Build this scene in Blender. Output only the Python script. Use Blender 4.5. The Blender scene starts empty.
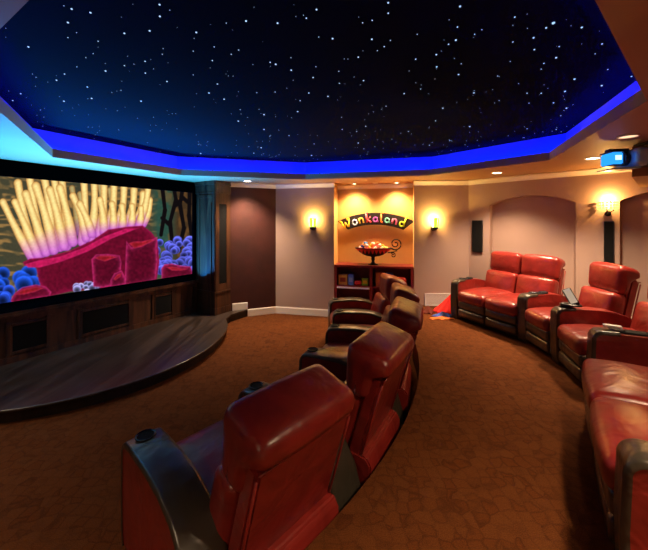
import bpy, bmesh, math, random
import numpy as np
from mathutils import Vector, Matrix
random.seed(7)
PI = math.pi
C = bpy.context.scene.collection
SC = bpy.context.scene

# ------------------------------------------------------------------ camera, world, exposure
EYE = 1.85
cam_d = bpy.data.cameras.new('camera'); cam = bpy.data.objects.new('camera', cam_d); C.objects.link(cam)
cam_d.sensor_width = 36; cam_d.sensor_fit = 'HORIZONTAL'; cam_d.lens = 36*320/648
cam_d.shift_y = -53/648; cam_d.clip_start = .05
cam.location = (0, 0, EYE); cam.rotation_euler = (PI/2, 0, 0)
SC.camera = cam
w = bpy.data.worlds.new('world'); SC.world = w; w.use_nodes = True
w.node_tree.nodes['Background'].inputs[0].default_value = (.01, .01, .015, 1)
w.node_tree.nodes['Background'].inputs[1].default_value = .3
SC.view_settings.view_transform = 'Standard'; SC.view_settings.look = 'None'
SC.view_settings.gamma = 1; SC.view_settings.use_curve_mapping = False
SC.view_settings.exposure = 0.5
# light strengths (each lamp is made by its own builder further down)
P_DOWN = 230; P_NICHE = 150; P_SCONCE = 14; P_REAR_FILL = 190
E_SCREEN = .88; E_COVE = 46; P_LEDGE_FILL = 360; P_PROJ = 30
WARM = (1, .62, .30); WARMW = (1, .70, .42); CYAN = (.02, .32, 1)

# ------------------------------------------------------------------ materials
def s2l(c):
    return tuple(((v/255)/12.92 if v/255 <= .04045 else ((v/255+.055)/1.055)**2.4) for v in c)
def mat(name, col, rough=.6, metal=0, bump=0, bscale=60, var=0, vscale=4, coat=0, spec=.5, emit=None, estr=0, sheen=0):
    m = bpy.data.materials.new(name); m.use_nodes = True
    nt = m.node_tree; b = nt.nodes['Principled BSDF']
    b.inputs['Base Color'].default_value = (*col, 1); b.inputs['Roughness'].default_value = rough
    b.inputs['Metallic'].default_value = metal; b.inputs['Coat Weight'].default_value = coat
    b.inputs['Specular IOR Level'].default_value = spec; b.inputs['Coat Roughness'].default_value = .25
    if emit:
        b.inputs['Emission Color'].default_value = (*emit, 1); b.inputs['Emission Strength'].default_value = estr
    tc = nt.nodes.new('ShaderNodeTexCoord')
    if var:
        n = nt.nodes.new('ShaderNodeTexNoise'); n.inputs['Scale'].default_value = vscale; n.inputs['Detail'].default_value = 5
        nt.links.new(tc.outputs['Object'], n.inputs['Vector'])
        mr = nt.nodes.new('ShaderNodeMapRange'); mr.inputs[1].default_value = .3; mr.inputs[2].default_value = .7
        mr.inputs[3].default_value = 1-var; mr.inputs[4].default_value = 1+var
        nt.links.new(n.outputs['Fac'], mr.inputs[0])
        mx = nt.nodes.new('ShaderNodeVectorMath'); mx.operation = 'SCALE'; mx.inputs[0].default_value = col
        nt.links.new(mr.outputs[0], mx.inputs['Scale']); nt.links.new(mx.outputs[0], b.inputs['Base Color'])
    if bump:
        n2 = nt.nodes.new('ShaderNodeTexNoise'); n2.inputs['Scale'].default_value = bscale; n2.inputs['Detail'].default_value = 6
        nt.links.new(tc.outputs['Object'], n2.inputs['Vector'])
        bp = nt.nodes.new('ShaderNodeBump'); bp.inputs['Strength'].default_value = bump; bp.inputs['Distance'].default_value = .01
        nt.links.new(n2.outputs['Fac'], bp.inputs['Height']); nt.links.new(bp.outputs[0], b.inputs['Normal'])
    return m
def leather(name, col, rough=.32):
    m = mat(name, col, rough, var=.22, vscale=7, coat=.25)
    nt = m.node_tree; b = nt.nodes['Principled BSDF']; tc = nt.nodes.new('ShaderNodeTexCoord')
    n1 = nt.nodes.new('ShaderNodeTexNoise'); n1.inputs['Scale'].default_value = 5; n1.inputs['Detail'].default_value = 2; n1.inputs['Distortion'].default_value = .8
    n2 = nt.nodes.new('ShaderNodeTexNoise'); n2.inputs['Scale'].default_value = 220
    for n in (n1, n2): nt.links.new(tc.outputs['Object'], n.inputs['Vector'])
    b1 = nt.nodes.new('ShaderNodeBump'); b1.inputs['Strength'].default_value = .55; b1.inputs['Distance'].default_value = .03
    b2 = nt.nodes.new('ShaderNodeBump'); b2.inputs['Strength'].default_value = .12; b2.inputs['Distance'].default_value = .003
    nt.links.new(n1.outputs['Fac'], b1.inputs['Height']); nt.links.new(n2.outputs['Fac'], b2.inputs['Height'])
    nt.links.new(b1.outputs[0], b2.inputs['Normal']); nt.links.new(b2.outputs[0], b.inputs['Normal'])
    return m
def wood(name, c1, c2, rough=.35, stretch=(1, 1, .08), scale=9):
    m = mat(name, c1, rough); nt = m.node_tree; b = nt.nodes['Principled BSDF']
    tc = nt.nodes.new('ShaderNodeTexCoord'); mp = nt.nodes.new('ShaderNodeMapping'); mp.inputs['Scale'].default_value = stretch
    n = nt.nodes.new('ShaderNodeTexNoise'); n.inputs['Scale'].default_value = scale; n.inputs['Detail'].default_value = 8; n.inputs['Distortion'].default_value = 1.5
    cr = nt.nodes.new('ShaderNodeValToRGB'); cr.color_ramp.elements[0].position = .35; cr.color_ramp.elements[1].position = .68
    cr.color_ramp.elements[0].color = (*c1, 1); cr.color_ramp.elements[1].color = (*c2, 1)
    nt.links.new(tc.outputs['Object'], mp.inputs[0]); nt.links.new(mp.outputs[0], n.inputs['Vector'])
    nt.links.new(n.outputs['Fac'], cr.inputs[0]); nt.links.new(cr.outputs[0], b.inputs['Base Color'])
    bp = nt.nodes.new('ShaderNodeBump'); bp.inputs['Strength'].default_value = .25; bp.inputs['Distance'].default_value = .004
    nt.links.new(n.outputs['Fac'], bp.inputs['Height']); nt.links.new(bp.outputs[0], b.inputs['Normal'])
    return m
def carpet(name, c1, c2, c3):
    # woven carpet with a small overlapping-leaf lattice
    m = mat(name, c1, .95, spec=.1); nt = m.node_tree; b = nt.nodes['Principled BSDF']; N = nt.nodes.new; L = nt.links.new
    tc = N('ShaderNodeTexCoord'); ds = N('ShaderNodeTexNoise'); ds.inputs['Scale'].default_value = 6
    L(tc.outputs['Object'], ds.inputs['Vector'])
    ad = N('ShaderNodeMixRGB'); ad.blend_type = 'ADD'; ad.inputs[0].default_value = .09
    L(tc.outputs['Object'], ad.inputs[1]); L(ds.outputs['Color'], ad.inputs[2])
    v = N('ShaderNodeTexVoronoi'); v.feature = 'DISTANCE_TO_EDGE'; v.inputs['Scale'].default_value = 13; v.inputs['Randomness'].default_value = .42
    L(ad.outputs[0], v.inputs['Vector'])
    cr = N('ShaderNodeValToRGB'); e = cr.color_ramp.elements; e[0].position = .02; e[0].color = (*c3, 1); e[1].position = .13; e[1].color = (*c1, 1)
    L(v.outputs['Distance'], cr.inputs[0])
    v2 = N('ShaderNodeTexVoronoi'); v2.inputs['Scale'].default_value = 13; v2.inputs['Randomness'].default_value = .42
    L(ad.outputs[0], v2.inputs['Vector'])
    mx = N('ShaderNodeMixRGB'); mx.inputs[2].default_value = (*c2, 1); L(cr.outputs[0], mx.inputs[1])
    sp = N('ShaderNodeSeparateColor'); L(v2.outputs['Color'], sp.inputs[0])
    ml = N('ShaderNodeMath'); ml.operation = 'MULTIPLY'; ml.inputs[1].default_value = .6; L(sp.outputs[0], ml.inputs[0]); L(ml.outputs[0], mx.inputs[0])
    n = N('ShaderNodeTexNoise'); n.inputs['Scale'].default_value = 190; n.inputs['Detail'].default_value = 3; L(tc.outputs['Object'], n.inputs['Vector'])
    mr = N('ShaderNodeMapRange'); mr.inputs[1].default_value = .3; mr.inputs[2].default_value = .7; mr.inputs[3].default_value = .7; mr.inputs[4].default_value = 1.3
    L(n.outputs['Fac'], mr.inputs[0]); vs = N('ShaderNodeVectorMath'); vs.operation = 'SCALE'; L(mx.outputs[0], vs.inputs[0]); L(mr.outputs[0], vs.inputs['Scale'])
    L(vs.outputs[0], b.inputs['Base Color'])
    bp = N('ShaderNodeBump'); bp.inputs['Strength'].default_value = .6; bp.inputs['Distance'].default_value = .006
    L(n.outputs['Fac'], bp.inputs['Height']); L(bp.outputs[0], b.inputs['Normal'])
    return m
def glow(name, col, s):
    m = bpy.data.materials.new(name); m.use_nodes = True; nt = m.node_tree; nt.nodes.clear()
    e = nt.nodes.new('ShaderNodeEmission'); o = nt.nodes.new('ShaderNodeOutputMaterial')
    e.inputs[0].default_value = (*col, 1); e.inputs[1].default_value = s; nt.links.new(e.outputs[0], o.inputs[0]); return m

M = {}
M['wall'] = mat('taupe_wall_paint', (.43, .295, .25), .85, bump=.15, bscale=90, var=.04, vscale=2)
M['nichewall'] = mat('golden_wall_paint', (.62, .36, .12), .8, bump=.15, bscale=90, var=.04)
M['redwall'] = mat('dark_red_curtain_paint', (.055, .010, .008), .7, var=.25, vscale=3, bump=.2, bscale=30)
M['soffit'] = mat('soffit_paint', (.37, .20, .09), .55, var=.05, vscale=2)
M['fascia'] = mat('fascia_paint', (.40, .40, .27), .7)
M['covewall'] = mat('cove_blue_tint', (.22, .27, .72), .9)  # paint itself tinted blue to deepen the LED glow
M['star'] = mat('black_star_cloth', (.0035, .0055, .011), .95, spec=.02)
M['crown'] = mat('crown_white_paint', (.85, .80, .74), .45)
M['base'] = mat('baseboard_paint', (.88, .82, .74), .5)
M['carpet'] = carpet('lower_carpet', (.118, .034, .009), (.145, .048, .014), (.080, .023, .007))
M['wood'] = wood('walnut_wood', (.022, .008, .005), (.12, .045, .020), .38)
M['woodh'] = wood('walnut_stage_boards', (.020, .014, .012), (.075, .052, .045), .28, (.9, .09, 1), 8)  # greyed wood colour stands in for the bluish reflection on the stage
M['frame'] = mat('black_velvet', (.0012, .0012, .0014), 1, spec=0)
M['grille'] = mat('black_speaker_cloth', (.006, .006, .007), .85, bump=.4, bscale=400, spec=.15)
M['red'] = leather('red_leather', (.225, .018, .014))
M['taupe'] = leather('dark_taupe_leather', (.040, .033, .024), .3)
M['plinth'] = mat('black_plinth', (.01, .01, .01), .6)
M['cup'] = mat('black_cup_liner', (.004, .004, .005), .7, spec=.15)
M['ring'] = mat('dark_metal_ring', (.05, .06, .08), .25, metal=.9)
M['maroon'] = mat('maroon_lacquer', (.20, .020, .022), .3, var=.1)
M['whitep'] = mat('white_plastic', (.9, .9, .88), .4)
M['blackp'] = mat('black_plastic', (.012, .012, .014), .35)
M['iron'] = mat('black_iron', (.01, .01, .012), .3, metal=.3)
M['trimring'] = mat('downlight_trim', (.8, .78, .72), .4)
M['bulb'] = glow('downlight_bulb', (1, .82, .5), 14)
M['reflspot'] = glow('ceiling_reflection_glow', (1, .6, .35), 1.2)  # glow for the reflection disc on the soffit, not a lamp
M['blueled'] = glow('blue_led', (.0, .018, 1), E_COVE)
M['starlit'] = glow('star_fibre', (.45, .68, 1), .8)
M['silver'] = mat('silver_blue_plastic', (.35, .55, .75), .3, metal=.2)

# ------------------------------------------------------------------ helpers
def obj(name, bm, m=None, parent=None, smooth=False, mats=None, angle=None):
    bmesh.ops.recalc_face_normals(bm, faces=bm.faces)
    me = bpy.data.meshes.new(name); bm.to_mesh(me); bm.free()
    for x in (mats or [m]): me.materials.append(x)
    if smooth:
        for p in me.polygons: p.use_smooth = True
        if angle:
            try: me.set_sharp_from_angle(angle=angle)
            except Exception: pass
    o = bpy.data.objects.new(name, me); C.objects.link(o)
    if parent: o.parent = parent
    return o
def tag(o, label=None, cat=None, group=None, kind=None):
    if label: o['label'] = label
    if cat: o['category'] = cat
    if group: o['group'] = group
    if kind: o['kind'] = kind
    return o
def empty(name, loc, rz=0, label=None, cat=None, group=None):
    o = bpy.data.objects.new(name, None); C.objects.link(o); o.location = loc; o.rotation_euler = (0, 0, rz)
    o.empty_display_size = .1
    return tag(o, label, cat, group)
def struct(name, bm, m, **k): return tag(obj(name, bm, m, **k), kind='structure')
def NB(): return bmesh.new()
def mirror(root):
    for o in C.objects:
        if o.parent == root and o.type == 'MESH': o.data.transform(Matrix.Diagonal((-1, 1, 1, 1))); o.data.flip_normals()
def T(x=0, y=0, z=0, rz=0, rx=0, ry=0):
    return Matrix.Translation((x, y, z)) @ Matrix.Rotation(rz, 4, 'Z') @ Matrix.Rotation(ry, 4, 'Y') @ Matrix.Rotation(rx, 4, 'X')
def box(bm, x0, x1, y0, y1, z0, z1, X=None, bev=0):
    r = bmesh.ops.create_cube(bm, size=1); vs = r['verts']
    for v in vs:
        v.co = Vector((x0+(v.co.x+.5)*(x1-x0), y0+(v.co.y+.5)*(y1-y0), z0+(v.co.z+.5)*(z1-z0)))
    if bev:
        es = list({e for v in vs for e in v.link_edges})
        r2 = bmesh.ops.bevel(bm, geom=es, offset=bev, segments=2, affect='EDGES')
        vs = list({v for f in r2['faces'] for v in f.verts} | {v for v in vs if v.is_valid})
    if X:
        for v in vs: v.co = X @ v.co
    return bm
def rbox(bm, hx, hy, hz, r, X=None, puff=(0, 0, 0), n=6, fn=None):
    """puffy rounded box centred on the origin (half sizes)"""
    def ax(h):
        k = 4; a = [-h + r*(1-math.cos(i*PI/2/k)) for i in range(k)]
        mid = [-(h-r) + 2*(h-r)*i/n for i in range(n+1)]
        return a + mid + [-v for v in reversed(a)]
    A = [ax(hx), ax(hy), ax(hz)]; H = (hx, hy, hz); vd = {}
    def vert(i, j, k):
        if (i, j, k) in vd: return vd[(i, j, k)]
        q = Vector((A[0][i], A[1][j], A[2][k])); c = Vector([max(-(H[a]-r), min(H[a]-r, q[a])) for a in range(3)])
        d = q-c
        if d.length > 1e-9: q = c + d.normalized()*r
        u = [q[a]/H[a] for a in range(3)]
        q = Vector((q.x + puff[0]*u[0]*(1-u[1]**2)*(1-u[2]**2), q.y + puff[1]*u[1]*(1-u[0]**2)*(1-u[2]**2), q.z + puff[2]*u[2]*(1-u[0]**2)*(1-u[1]**2)))
        if fn: q = fn(q)
        if X: q = X @ q
        vd[(i, j, k)] = v = bm.verts.new(q); return v
    L = [len(a)-1 for a in A]
    for a in range(3):
        b, c = [(1, 2), (0, 2), (0, 1)][a]
        for e in (0, L[a]):
            for i in range(L[b]):
                for j in range(L[c]):
                    q = []
                    for di, dj in ((0, 0), (1, 0), (1, 1), (0, 1)):
                        t = [0, 0, 0]; t[a] = e; t[b] = i+di; t[c] = j+dj; q.append(vert(*t))
                    bm.faces.new(q)
    return bm
def tube(bm, pts, r, n=8, closed=False, taper=None):
    pts = [Vector(p) for p in pts]; rings = []; N = len(pts)
    for i, p in enumerate(pts):
        a = pts[(i-1) % N] if (i or closed) else p; b = pts[(i+1) % N] if (i < N-1 or closed) else p
        t = (b-a).normalized(); u = t.cross(Vector((0, 0, 1)))
        if u.length < 1e-3: u = t.cross(Vector((1, 0, 0)))
        u.normalize(); v = t.cross(u); rr = r*(taper(i/(N-1)) if taper else 1)
        rings.append([bm.verts.new(p + rr*(math.cos(2*PI*k/n)*u + math.sin(2*PI*k/n)*v)) for k in range(n)])
    for i in range(N if closed else N-1):
        A, B = rings[i], rings[(i+1) % N]
        for k in range(n): bm.faces.new((A[k], A[(k+1) % n], B[(k+1) % n], B[k]))
    if not closed: bm.faces.new(rings[0]); bm.faces.new(list(reversed(rings[-1])))
    return bm
def lathe(bm, prof, n=24, X=None, cap=False):
    rings = []
    for r, z in prof:
        ring = []
        for k in range(n):
            p = Vector((r*math.cos(2*PI*k/n), r*math.sin(2*PI*k/n), z)); ring.append(bm.verts.new(X @ p if X else p))
        rings.append(ring)
    for A, B in zip(rings, rings[1:]):
        for k in range(n): bm.faces.new((A[k], A[(k+1) % n], B[(k+1) % n], B[k]))
    if cap: bm.faces.new(rings[0]); bm.faces.new(list(reversed(rings[-1])))
    return bm
def prism(bm, poly, f0, f1):
    """poly: list of 2D points; f0/f1: maps from 2D to 3D for both ends"""
    a = [bm.verts.new(f0(*p)) for p in poly]; b = [bm.verts.new(f1(*p)) for p in poly]
    n = len(poly)
    for i in range(n): bm.faces.new((a[i], a[(i+1) % n], b[(i+1) % n], b[i]))
    bm.faces.new(a); bm.faces.new(list(reversed(b))); return bm
def fill_loops(bm, loops, f):
    es = []
    for lp in loops:
        vs = [bm.verts.new(f(*p)) for p in lp]
        es += [bm.edges.new((vs[i], vs[(i+1) % len(vs)])) for i in range(len(vs))]
    bmesh.ops.triangle_fill(bm, edges=es, use_beauty=True); return bm
def light(name, kind, loc, power, col, rot=None, parent=None, **k):
    d = bpy.data.lights.new(name, kind); d.energy = power; d.color = col
    for a, v in k.items(): setattr(d, a, v)
    o = bpy.data.objects.new(name, d); C.objects.link(o); o.location = loc
    if rot: o.rotation_euler = rot
    if parent: o.parent = parent
    return o
def look(o, target):
    o.rotation_euler = (Vector(target)-o.location).to_track_quat('-Z', 'Y').to_euler()

# ------------------------------------------------------------------ room shell
ZS = EYE+.76           # soffit
ZR = .31               # raised rear floor
CX, CY = -3.4, 4.7     # centre of the seating arcs
B0, B1, B2 = Vector((-.98, 6.5)), Vector((1.66, 5.9)), Vector((2.65, 5.86))
RD = Vector((.682, -.732)); R1 = B2 + RD*3.7
R2, R3, L3, L2 = Vector((4.9, .2)), Vector((3.2, -1.9)), Vector((-2.5, -1.9)), Vector((-5.1, .0))
SD = Vector((-.531, -.847)); SN = Vector((.847, -.531)); SP = Vector((-2.5, 6.16))   # screen wall: direction towards the left, normal into the room
S1 = SP + SD*5; S0 = SP - SD*.1 ; RW = Vector((-1.97, 6.09))
ND = (B1-B0).normalized(); NN = Vector((-ND.y, ND.x))   # back wall direction and outward normal
NX0 = (Vector((.195, 6.233))-B0).length; NX1 = (B1-B0).length
room = [B0, B1, B2, R1, R2, R3, L3, L2, S1, S0, RW]

def wall(name, p0, p1, z0, z1, m, holes=(), depth=.12, back=None, floor_m=None):
    """wall from p0 to p1 with recesses given as outlines in (s, z); outward is to the left of p0->p1"""
    d = (p1-p0).normalized(); n = Vector((-d.y, d.x)); L = (p1-p0).length
    f = lambda s, z, o=0: Vector((p0.x+d.x*s+n.x*o, p0.y+d.y*s+n.y*o, z))
    bm = NB()
    fill_loops(bm, [[(0, z0), (L, z0), (L, z1), (0, z1)]]+list(holes), f)
    for h in holes:
        a = [bm.verts.new(f(*p)) for p in h]; b = [bm.verts.new(f(p[0], p[1], depth)) for p in h]
        k = len(h)
        for i in range(k): bm.faces.new((a[i], a[(i+1) % k], b[(i+1) % k], b[i]))
        bm.faces.new(b)
    bmesh.ops.remove_doubles(bm, verts=bm.verts, dist=1e-4)
    return struct(name, bm, m)
def arch(s0, s1, z0, zs, zt, n=18):
    """flat segmental arch outline"""
    h = zt-zs; c = (s1-s0)/2; R = (c*c+h*h)/(2*h); mid = (s0+s1)/2; o = [(s0, z0), (s1, z0)]
    for i in range(n+1):
        a = math.asin(c/R)*(1-2*i/n); o.append((mid+R*math.sin(a), zt-R+R*math.cos(a)))
    return o
wall('wall_red', RW, B0, 0, ZS, M['redwall'])
wall('wall_screen', S1, S0, 0, ZS, M['frame'])
wall('wall_corner', S0, RW, 0, ZS, M['redwall'])
# back wall: left piece, recess for the sign, right piece
n0 = B0+ND*NX0
wall('wall_back_left', B0, n0, 0, ZS, M['wall'])
ND_ = .42
q0, q1 = n0+NN*ND_, B1+NN*ND_
bm = NB()
for a, b in ((n0, q0), (q0, q1), (q1, B1)):
    bm.faces.new([bm.verts.new(v) for v in ((a.x, a.y, 0), (b.x, b.y, 0), (b.x, b.y, ZS), (a.x, a.y, ZS))])
struct('wall_niche', bm, M['nichewall'])
wall('wall_back_right', B1, B2, 0, ZS, M['wall'])
wall('wall_right', B2, R1, 0, ZS, M['wall'], holes=[arch(.36, 1.558, ZR+.25, 2.14, 2.28), arch(2.037, 3.2, ZR+.25, 2.14, 2.28)], depth=.13)
wall('wall_right_rear', R1, R2, 0, ZS, M['wall']); wall('wall_rear_right', R2, R3, 0, ZS, M['wall'])
wall('wall_rear', R3, L3, 0, ZS, M['wall']); wall('wall_rear_left', L3, L2, 0, ZS, M['wall']); wall('wall_left', L2, S1, 0, ZS, M['wall'])

bm = NB(); fill_loops(bm, [[tuple(p) for p in [B0, n0, q0, q1, B1, B2, R1, R2, R3, L3, L2, S1, S0, RW]]], lambda x, y: Vector((x, y, 0)))
for v in list(bm.verts): pass
r = bmesh.ops.extrude_face_region(bm, geom=list(bm.faces))
for v in r['geom']:
    if isinstance(v, bmesh.types.BMVert): v.co.z -= .1
struct('floor', bm, M['carpet'])
# raised rear floor with a curved carpeted edge
def rr(th):
    t = max(0, (th+6)/19.3); return 4.6+.6*min(1, t)**1.4
arc = []
for i in range(61):
    th = 13.3-(13.3+97)*i/60; R = rr(th); a = math.radians(th); arc.append((CX+R*math.cos(a), CY+R*math.sin(a)))
arc[0] = tuple(B1)
poly = arc+[tuple(L2+Vector((.9, -.55))), tuple(L3), tuple(R3), tuple(R2), tuple(R1), tuple(B2)]
bm = NB(); fill_loops(bm, [poly], lambda x, y: Vector((x, y, ZR)))
r = bmesh.ops.extrude_face_region(bm, geom=list(bm.faces))
for v in r['geom']:
    if isinstance(v, bmesh.types.BMVert): v.co.z = .001
struct('raised_floor', bm, M['carpet'])

# soffit with octagonal tray
V = [Vector(p) for p in ((-3.18, 3.75), (-2.33, 5.19), (-.335, 5.72), (1.72, 5.20), (2.77, 3.93), (2.03, 2.01), (.10, .41), (-1.89, 1.64))]
cen = sum(V, Vector((0, 0)))/8
def offs(P, d):
    out = []
    for i in range(len(P)):
        a, b, c = P[i-1], P[i], P[(i+1) % len(P)]
        n1 = Vector((-(b-a).y, (b-a).x)).normalized(); n2 = Vector((-(c-b).y, (c-b).x)).normalized()
        if n1.dot(b-cen) < 0: n1 = -n1
        if n2.dot(b-cen) < 0: n2 = -n2
        k = (n1+n2); out.append(b + k*(d/(1+n1.dot(n2))))
    return out
outer = [tuple(p) for p in [B0, n0, q0, q1, B1, B2, R1, R2, R3, L3, L2, S1, S0, RW]]
Vo, Vl = offs(V, .20), offs(V, .03)
bm = NB(); fill_loops(bm, [outer, [tuple(p) for p in V]], lambda x, y: Vector((x, y, ZS)))
struct('ceiling', bm, M['soffit'])
bm = NB(); ZL = ZS+.10; ZT = ZS+.34
for i in range(8):
    j = (i+1) % 8
    P = lambda L_, k, z: bm.verts.new((L_[k].x, L_[k].y, z))
    bm.faces.new((P(V, i, ZS), P(V, j, ZS), P(V, j, ZL), P(V, i, ZL)))
    bm.faces.new((P(V, i, ZL), P(V, j, ZL), P(Vl, j, ZL), P(Vl, i, ZL)))
    bm.faces.new((P(Vl, i, ZL), P(Vl, j, ZL), P(Vl, j, ZS+.012), P(Vl, i, ZS+.012)))
bmesh.ops.remove_doubles(bm, verts=bm.verts, dist=1e-4)
struct('trim_1', bm, M['fascia'])
bm = NB()
for i in range(8):
    j = (i+1) % 8
    P = lambda L_, k, z: bm.verts.new((L_[k].x, L_[k].y, z))
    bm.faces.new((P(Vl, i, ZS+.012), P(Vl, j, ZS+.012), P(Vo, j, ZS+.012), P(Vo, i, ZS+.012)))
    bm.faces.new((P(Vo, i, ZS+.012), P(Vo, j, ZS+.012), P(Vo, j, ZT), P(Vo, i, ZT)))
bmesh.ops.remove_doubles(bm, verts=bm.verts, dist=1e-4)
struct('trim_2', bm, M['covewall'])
bm = NB(); bm.faces.new([bm.verts.new((p.x, p.y, ZT)) for p in Vo]); struct('ceiling_star_panel', bm, M['star'])
Vs = offs(V, .075); bm = NB()
for i in range(8):
    a, b = Vs[i], Vs[(i+1) % 8]; d = (b-a).normalized()*.03
    tube(bm, [(a.x+d.x, a.y+d.y, ZS+.035), (b.x-d.x, b.y-d.y, ZS+.035)], .010, 6)
o = obj('led_strip', bm, M['blueled']); tag(o, 'blue light strip hidden in the ceiling cove around the star ceiling', 'light strip')

# stars: fibre ends on the dark panel
stars = []
for (sc_, x0, y0, lst) in (
    (3.24, 0, 0, [(232,28,2),(293,40,2),(220,72,2),(92,151,2),(517,14,2),(518,52,2),(485,99,2),(403,107,2),(636,104,2),(342,229,2),(209,239,1.6),(183,259,1.8),(283,281,1.8),(297,318,2),(207,327,2),(67,303,1.6),(457,327,2),(471,236,1.6),(541,263,1.8),(403,212,1.4),(470,198,1.6),(220,121,1.2),(318,133,1.2),(302,173,1),(278,186,1),(249,216,1),(207,18,1),(248,105,1),(392,292,1),(626,165,1.1),(526,175,1),(626,242,1),(41,325,1.6)]),
    (3.235, 200, 0, [(149,67,2.1),(251,74,2),(377,30,2),(609,8,2),(609,42,1.6),(557,65,1.4),(526,73,1.2),(429,124,2.1),(556,126,2),(245,207,2.2),(227,201,1.6),(295,226,2),(366,250,1.9),(352,300,2),(29,300,2),(78,320,2),(124,391,2),(207,370,2.1),(207,418,1.9),(198,477,2),(316,360,2.1),(414,311,1.9),(529,260,1.9),(512,184,1.8),(451,269,1.5),(449,230,1.3),(512,462,2),(536,408,1.6),(460,418,1.6),(602,343,1.4),(361,502,2),(2,496,2),(40,195,1.5),(46,151,1.3),(101,175,1.3),(125,161,1.3),(344,58,1.6),(384,119,1.2),(184,299,1.2),(243,297,1.3),(57,271,1.4),(324,325,1.5),(130,354,1.3),(574,163,1.4),(596,150,1.5),(369,465,1.3),(288,438,1.4),(226,440,1.2),(174,495,1.4),(616,130,1.2),(507,425,1.4),(458,379,1.2),(530,481,1.2),(294,186,1),(375,215,1.2),(85,74,1)]),
    (2.613, 400, 0, [(401,59,3.2),(382,72,2),(475,71,2),(157,16,2.2),(300,44,1.6),(349,98,2),(351,129,1.8),(295,109,1.6),(416,121,1.5),(408,150,2.2),(95,142,2),(96,174,1.9),(146,104,2.2),(127,115,1.6),(150,70,1.5),(153,194,2),(193,242,1.9),(112,282,2),(182,330,2.1),(456,206,2.3),(431,238,2.2),(435,282,2),(527,223,2.1),(528,114,1.8),(510,140,1.2),(369,243,1.7),(332,243,1.6),(337,269,1.3),(401,268,1.7),(376,165,1.5),(369,180,1.3),(605,199,1.8),(543,181,1.4),(547,269,1.6),(11,244,1.9),(54,232,1.3),(41,154,1.6),(93,315,1.5),(22,343,1.5),(77,379,1.5),(130,367,1.4),(203,400,1.4),(45,89,1.2),(195,89,1.3),(214,77,1.3),(332,336,1.4),(324,359,1.2),(408,338,1.2),(259,262,1.2),(255,198,1.2),(160,166,1.2),(288,160,1),(310,218,1),(420,302,1.2)])):
    for a, b, r_ in lst: stars.append((x0+a/sc_, y0+b/sc_, r_))
bm = NB(); ZD = ZT-EYE; pts = []
for (px, py, r_) in stars:
    Y = 320*ZD/(222-py); X = (px-324)/320*Y
    pts.append((X, Y, r_*(.0016+.0012*Y)*.75))
def inside(x, y):
    return all(((b.x-a.x)*(y-a.y)-(b.y-a.y)*(x-a.x)) < -.05 for a, b in zip(Vo, Vo[1:]+Vo[:1]))
k = 0
while k < 330:
    x, y = random.uniform(-3.4, 3), random.uniform(.3, 6)
    if inside(x, y): pts.append((x, y, (.0016+.0012*max(1.2, y))*random.choice((.35, .4, .5, .6)))); k += 1
for x, y, r_ in pts:
    if not inside(x, y): continue
    bmesh.ops.create_icosphere(bm, subdivisions=1, radius=r_, matrix=Matrix.Translation((x, y, ZT-.001)))
o = obj('star_lights', bm, M['starlit'], smooth=True)
tag(o, 'scattered tiny pale blue star lights set in the dark ceiling panel', 'star lights', kind='stuff')

# crown and baseboards
def run(name, p0, p1, prof, m, cap=False, ext=0):
    """profile (inward, z) swept from p0 to p1; room is to the right"""
    d = (p1-p0).normalized(); n = Vector((d.y, -d.x)); p0 = p0-d*ext; p1 = p1+d*ext
    bm = NB(); prism(bm, prof, lambda a, z: Vector((p0.x+n.x*a, p0.y+n.y*a, z)), lambda a, z: Vector((p1.x+n.x*a, p1.y+n.y*a, z)))
    return struct(name, bm, m)
cp = [(.001, ZS-.085), (.012, ZS-.085), (.018, ZS-.07), (.05, ZS-.03), (.062, ZS-.018), (.062, ZS-.001), (.001, ZS-.001)]
segs = [(Vector((-1.80, 6.16)), B0), (B0, n0), (q0, q1), (B1, B2), (B2, R1), (R1, R2), (R2, R3), (R3, L3), (L3, L2), (L2, S1)]
for i, (a, b) in enumerate(segs): run('trim_%d' % (i+3), a, b, cp, M['crown'], ext=.0 if i in (0, 2) else .012)
bp_ = [(.001, .001), (.016, .001), (.016, .12), (.008, .138), (.001, .138)]
d = (B0-RW).normalized()
pr = B0-d*((B0.x+1.50)/d.x)
run('baseboard_red', pr, B0, bp_, M['base']); run('baseboard_back', B0, n0, bp_, M['base'])
bps = [(a, z+.14) for a, z in bp_]
run('baseboard_stage', Vector((-1.77, 6.175)), pr, bps, M['base'])
ru = [(a, z+ZR) for a, z in bp_]
run('baseboard_right', B2, R1, ru, M['base'])

# ------------------------------------------------------------------ stage
HS = .14
pts = []
for i in range(49):
    th = math.radians(29-(29+131)*i/48); R = 1.85+.12*max(0, math.sin(th)) ; pts.append(Vector((CX+R*math.cos(th), CY+R*math.sin(th))))
left_end = SP+SD*((pts[-1]-SP).dot(SD))
pts = [pr+Vector((0, -.01)), Vector((-1.72, 5.9))]+pts
wallside = [Vector((left_end.x, left_end.y)), SP+SN*.02, Vector((-1.95, 6.08))]
poly = [tuple(p) for p in pts+wallside]
stage = empty('stage', (-3.0, 4.6, 0), 0, 'low curved dark wood stage platform beneath the projection screen', 'stage')
off = Vector((-3.0, 4.6))
bm = NB(); fill_loops(bm, [poly], lambda x, y: Vector((x-off.x, y-off.y, HS)))
r = bmesh.ops.extrude_face_region(bm, geom=list(bm.faces))
for v in r['geom']:
    if isinstance(v, bmesh.types.BMVert): v.co.z = HS-.028
obj('stage_top', bm, M['woodh'], stage)
cc = Vector((CX, CY))
ins = [p + (cc-p).normalized()*.035 if 1 < i < len(pts) else p for i, p in enumerate(pts)]
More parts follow.
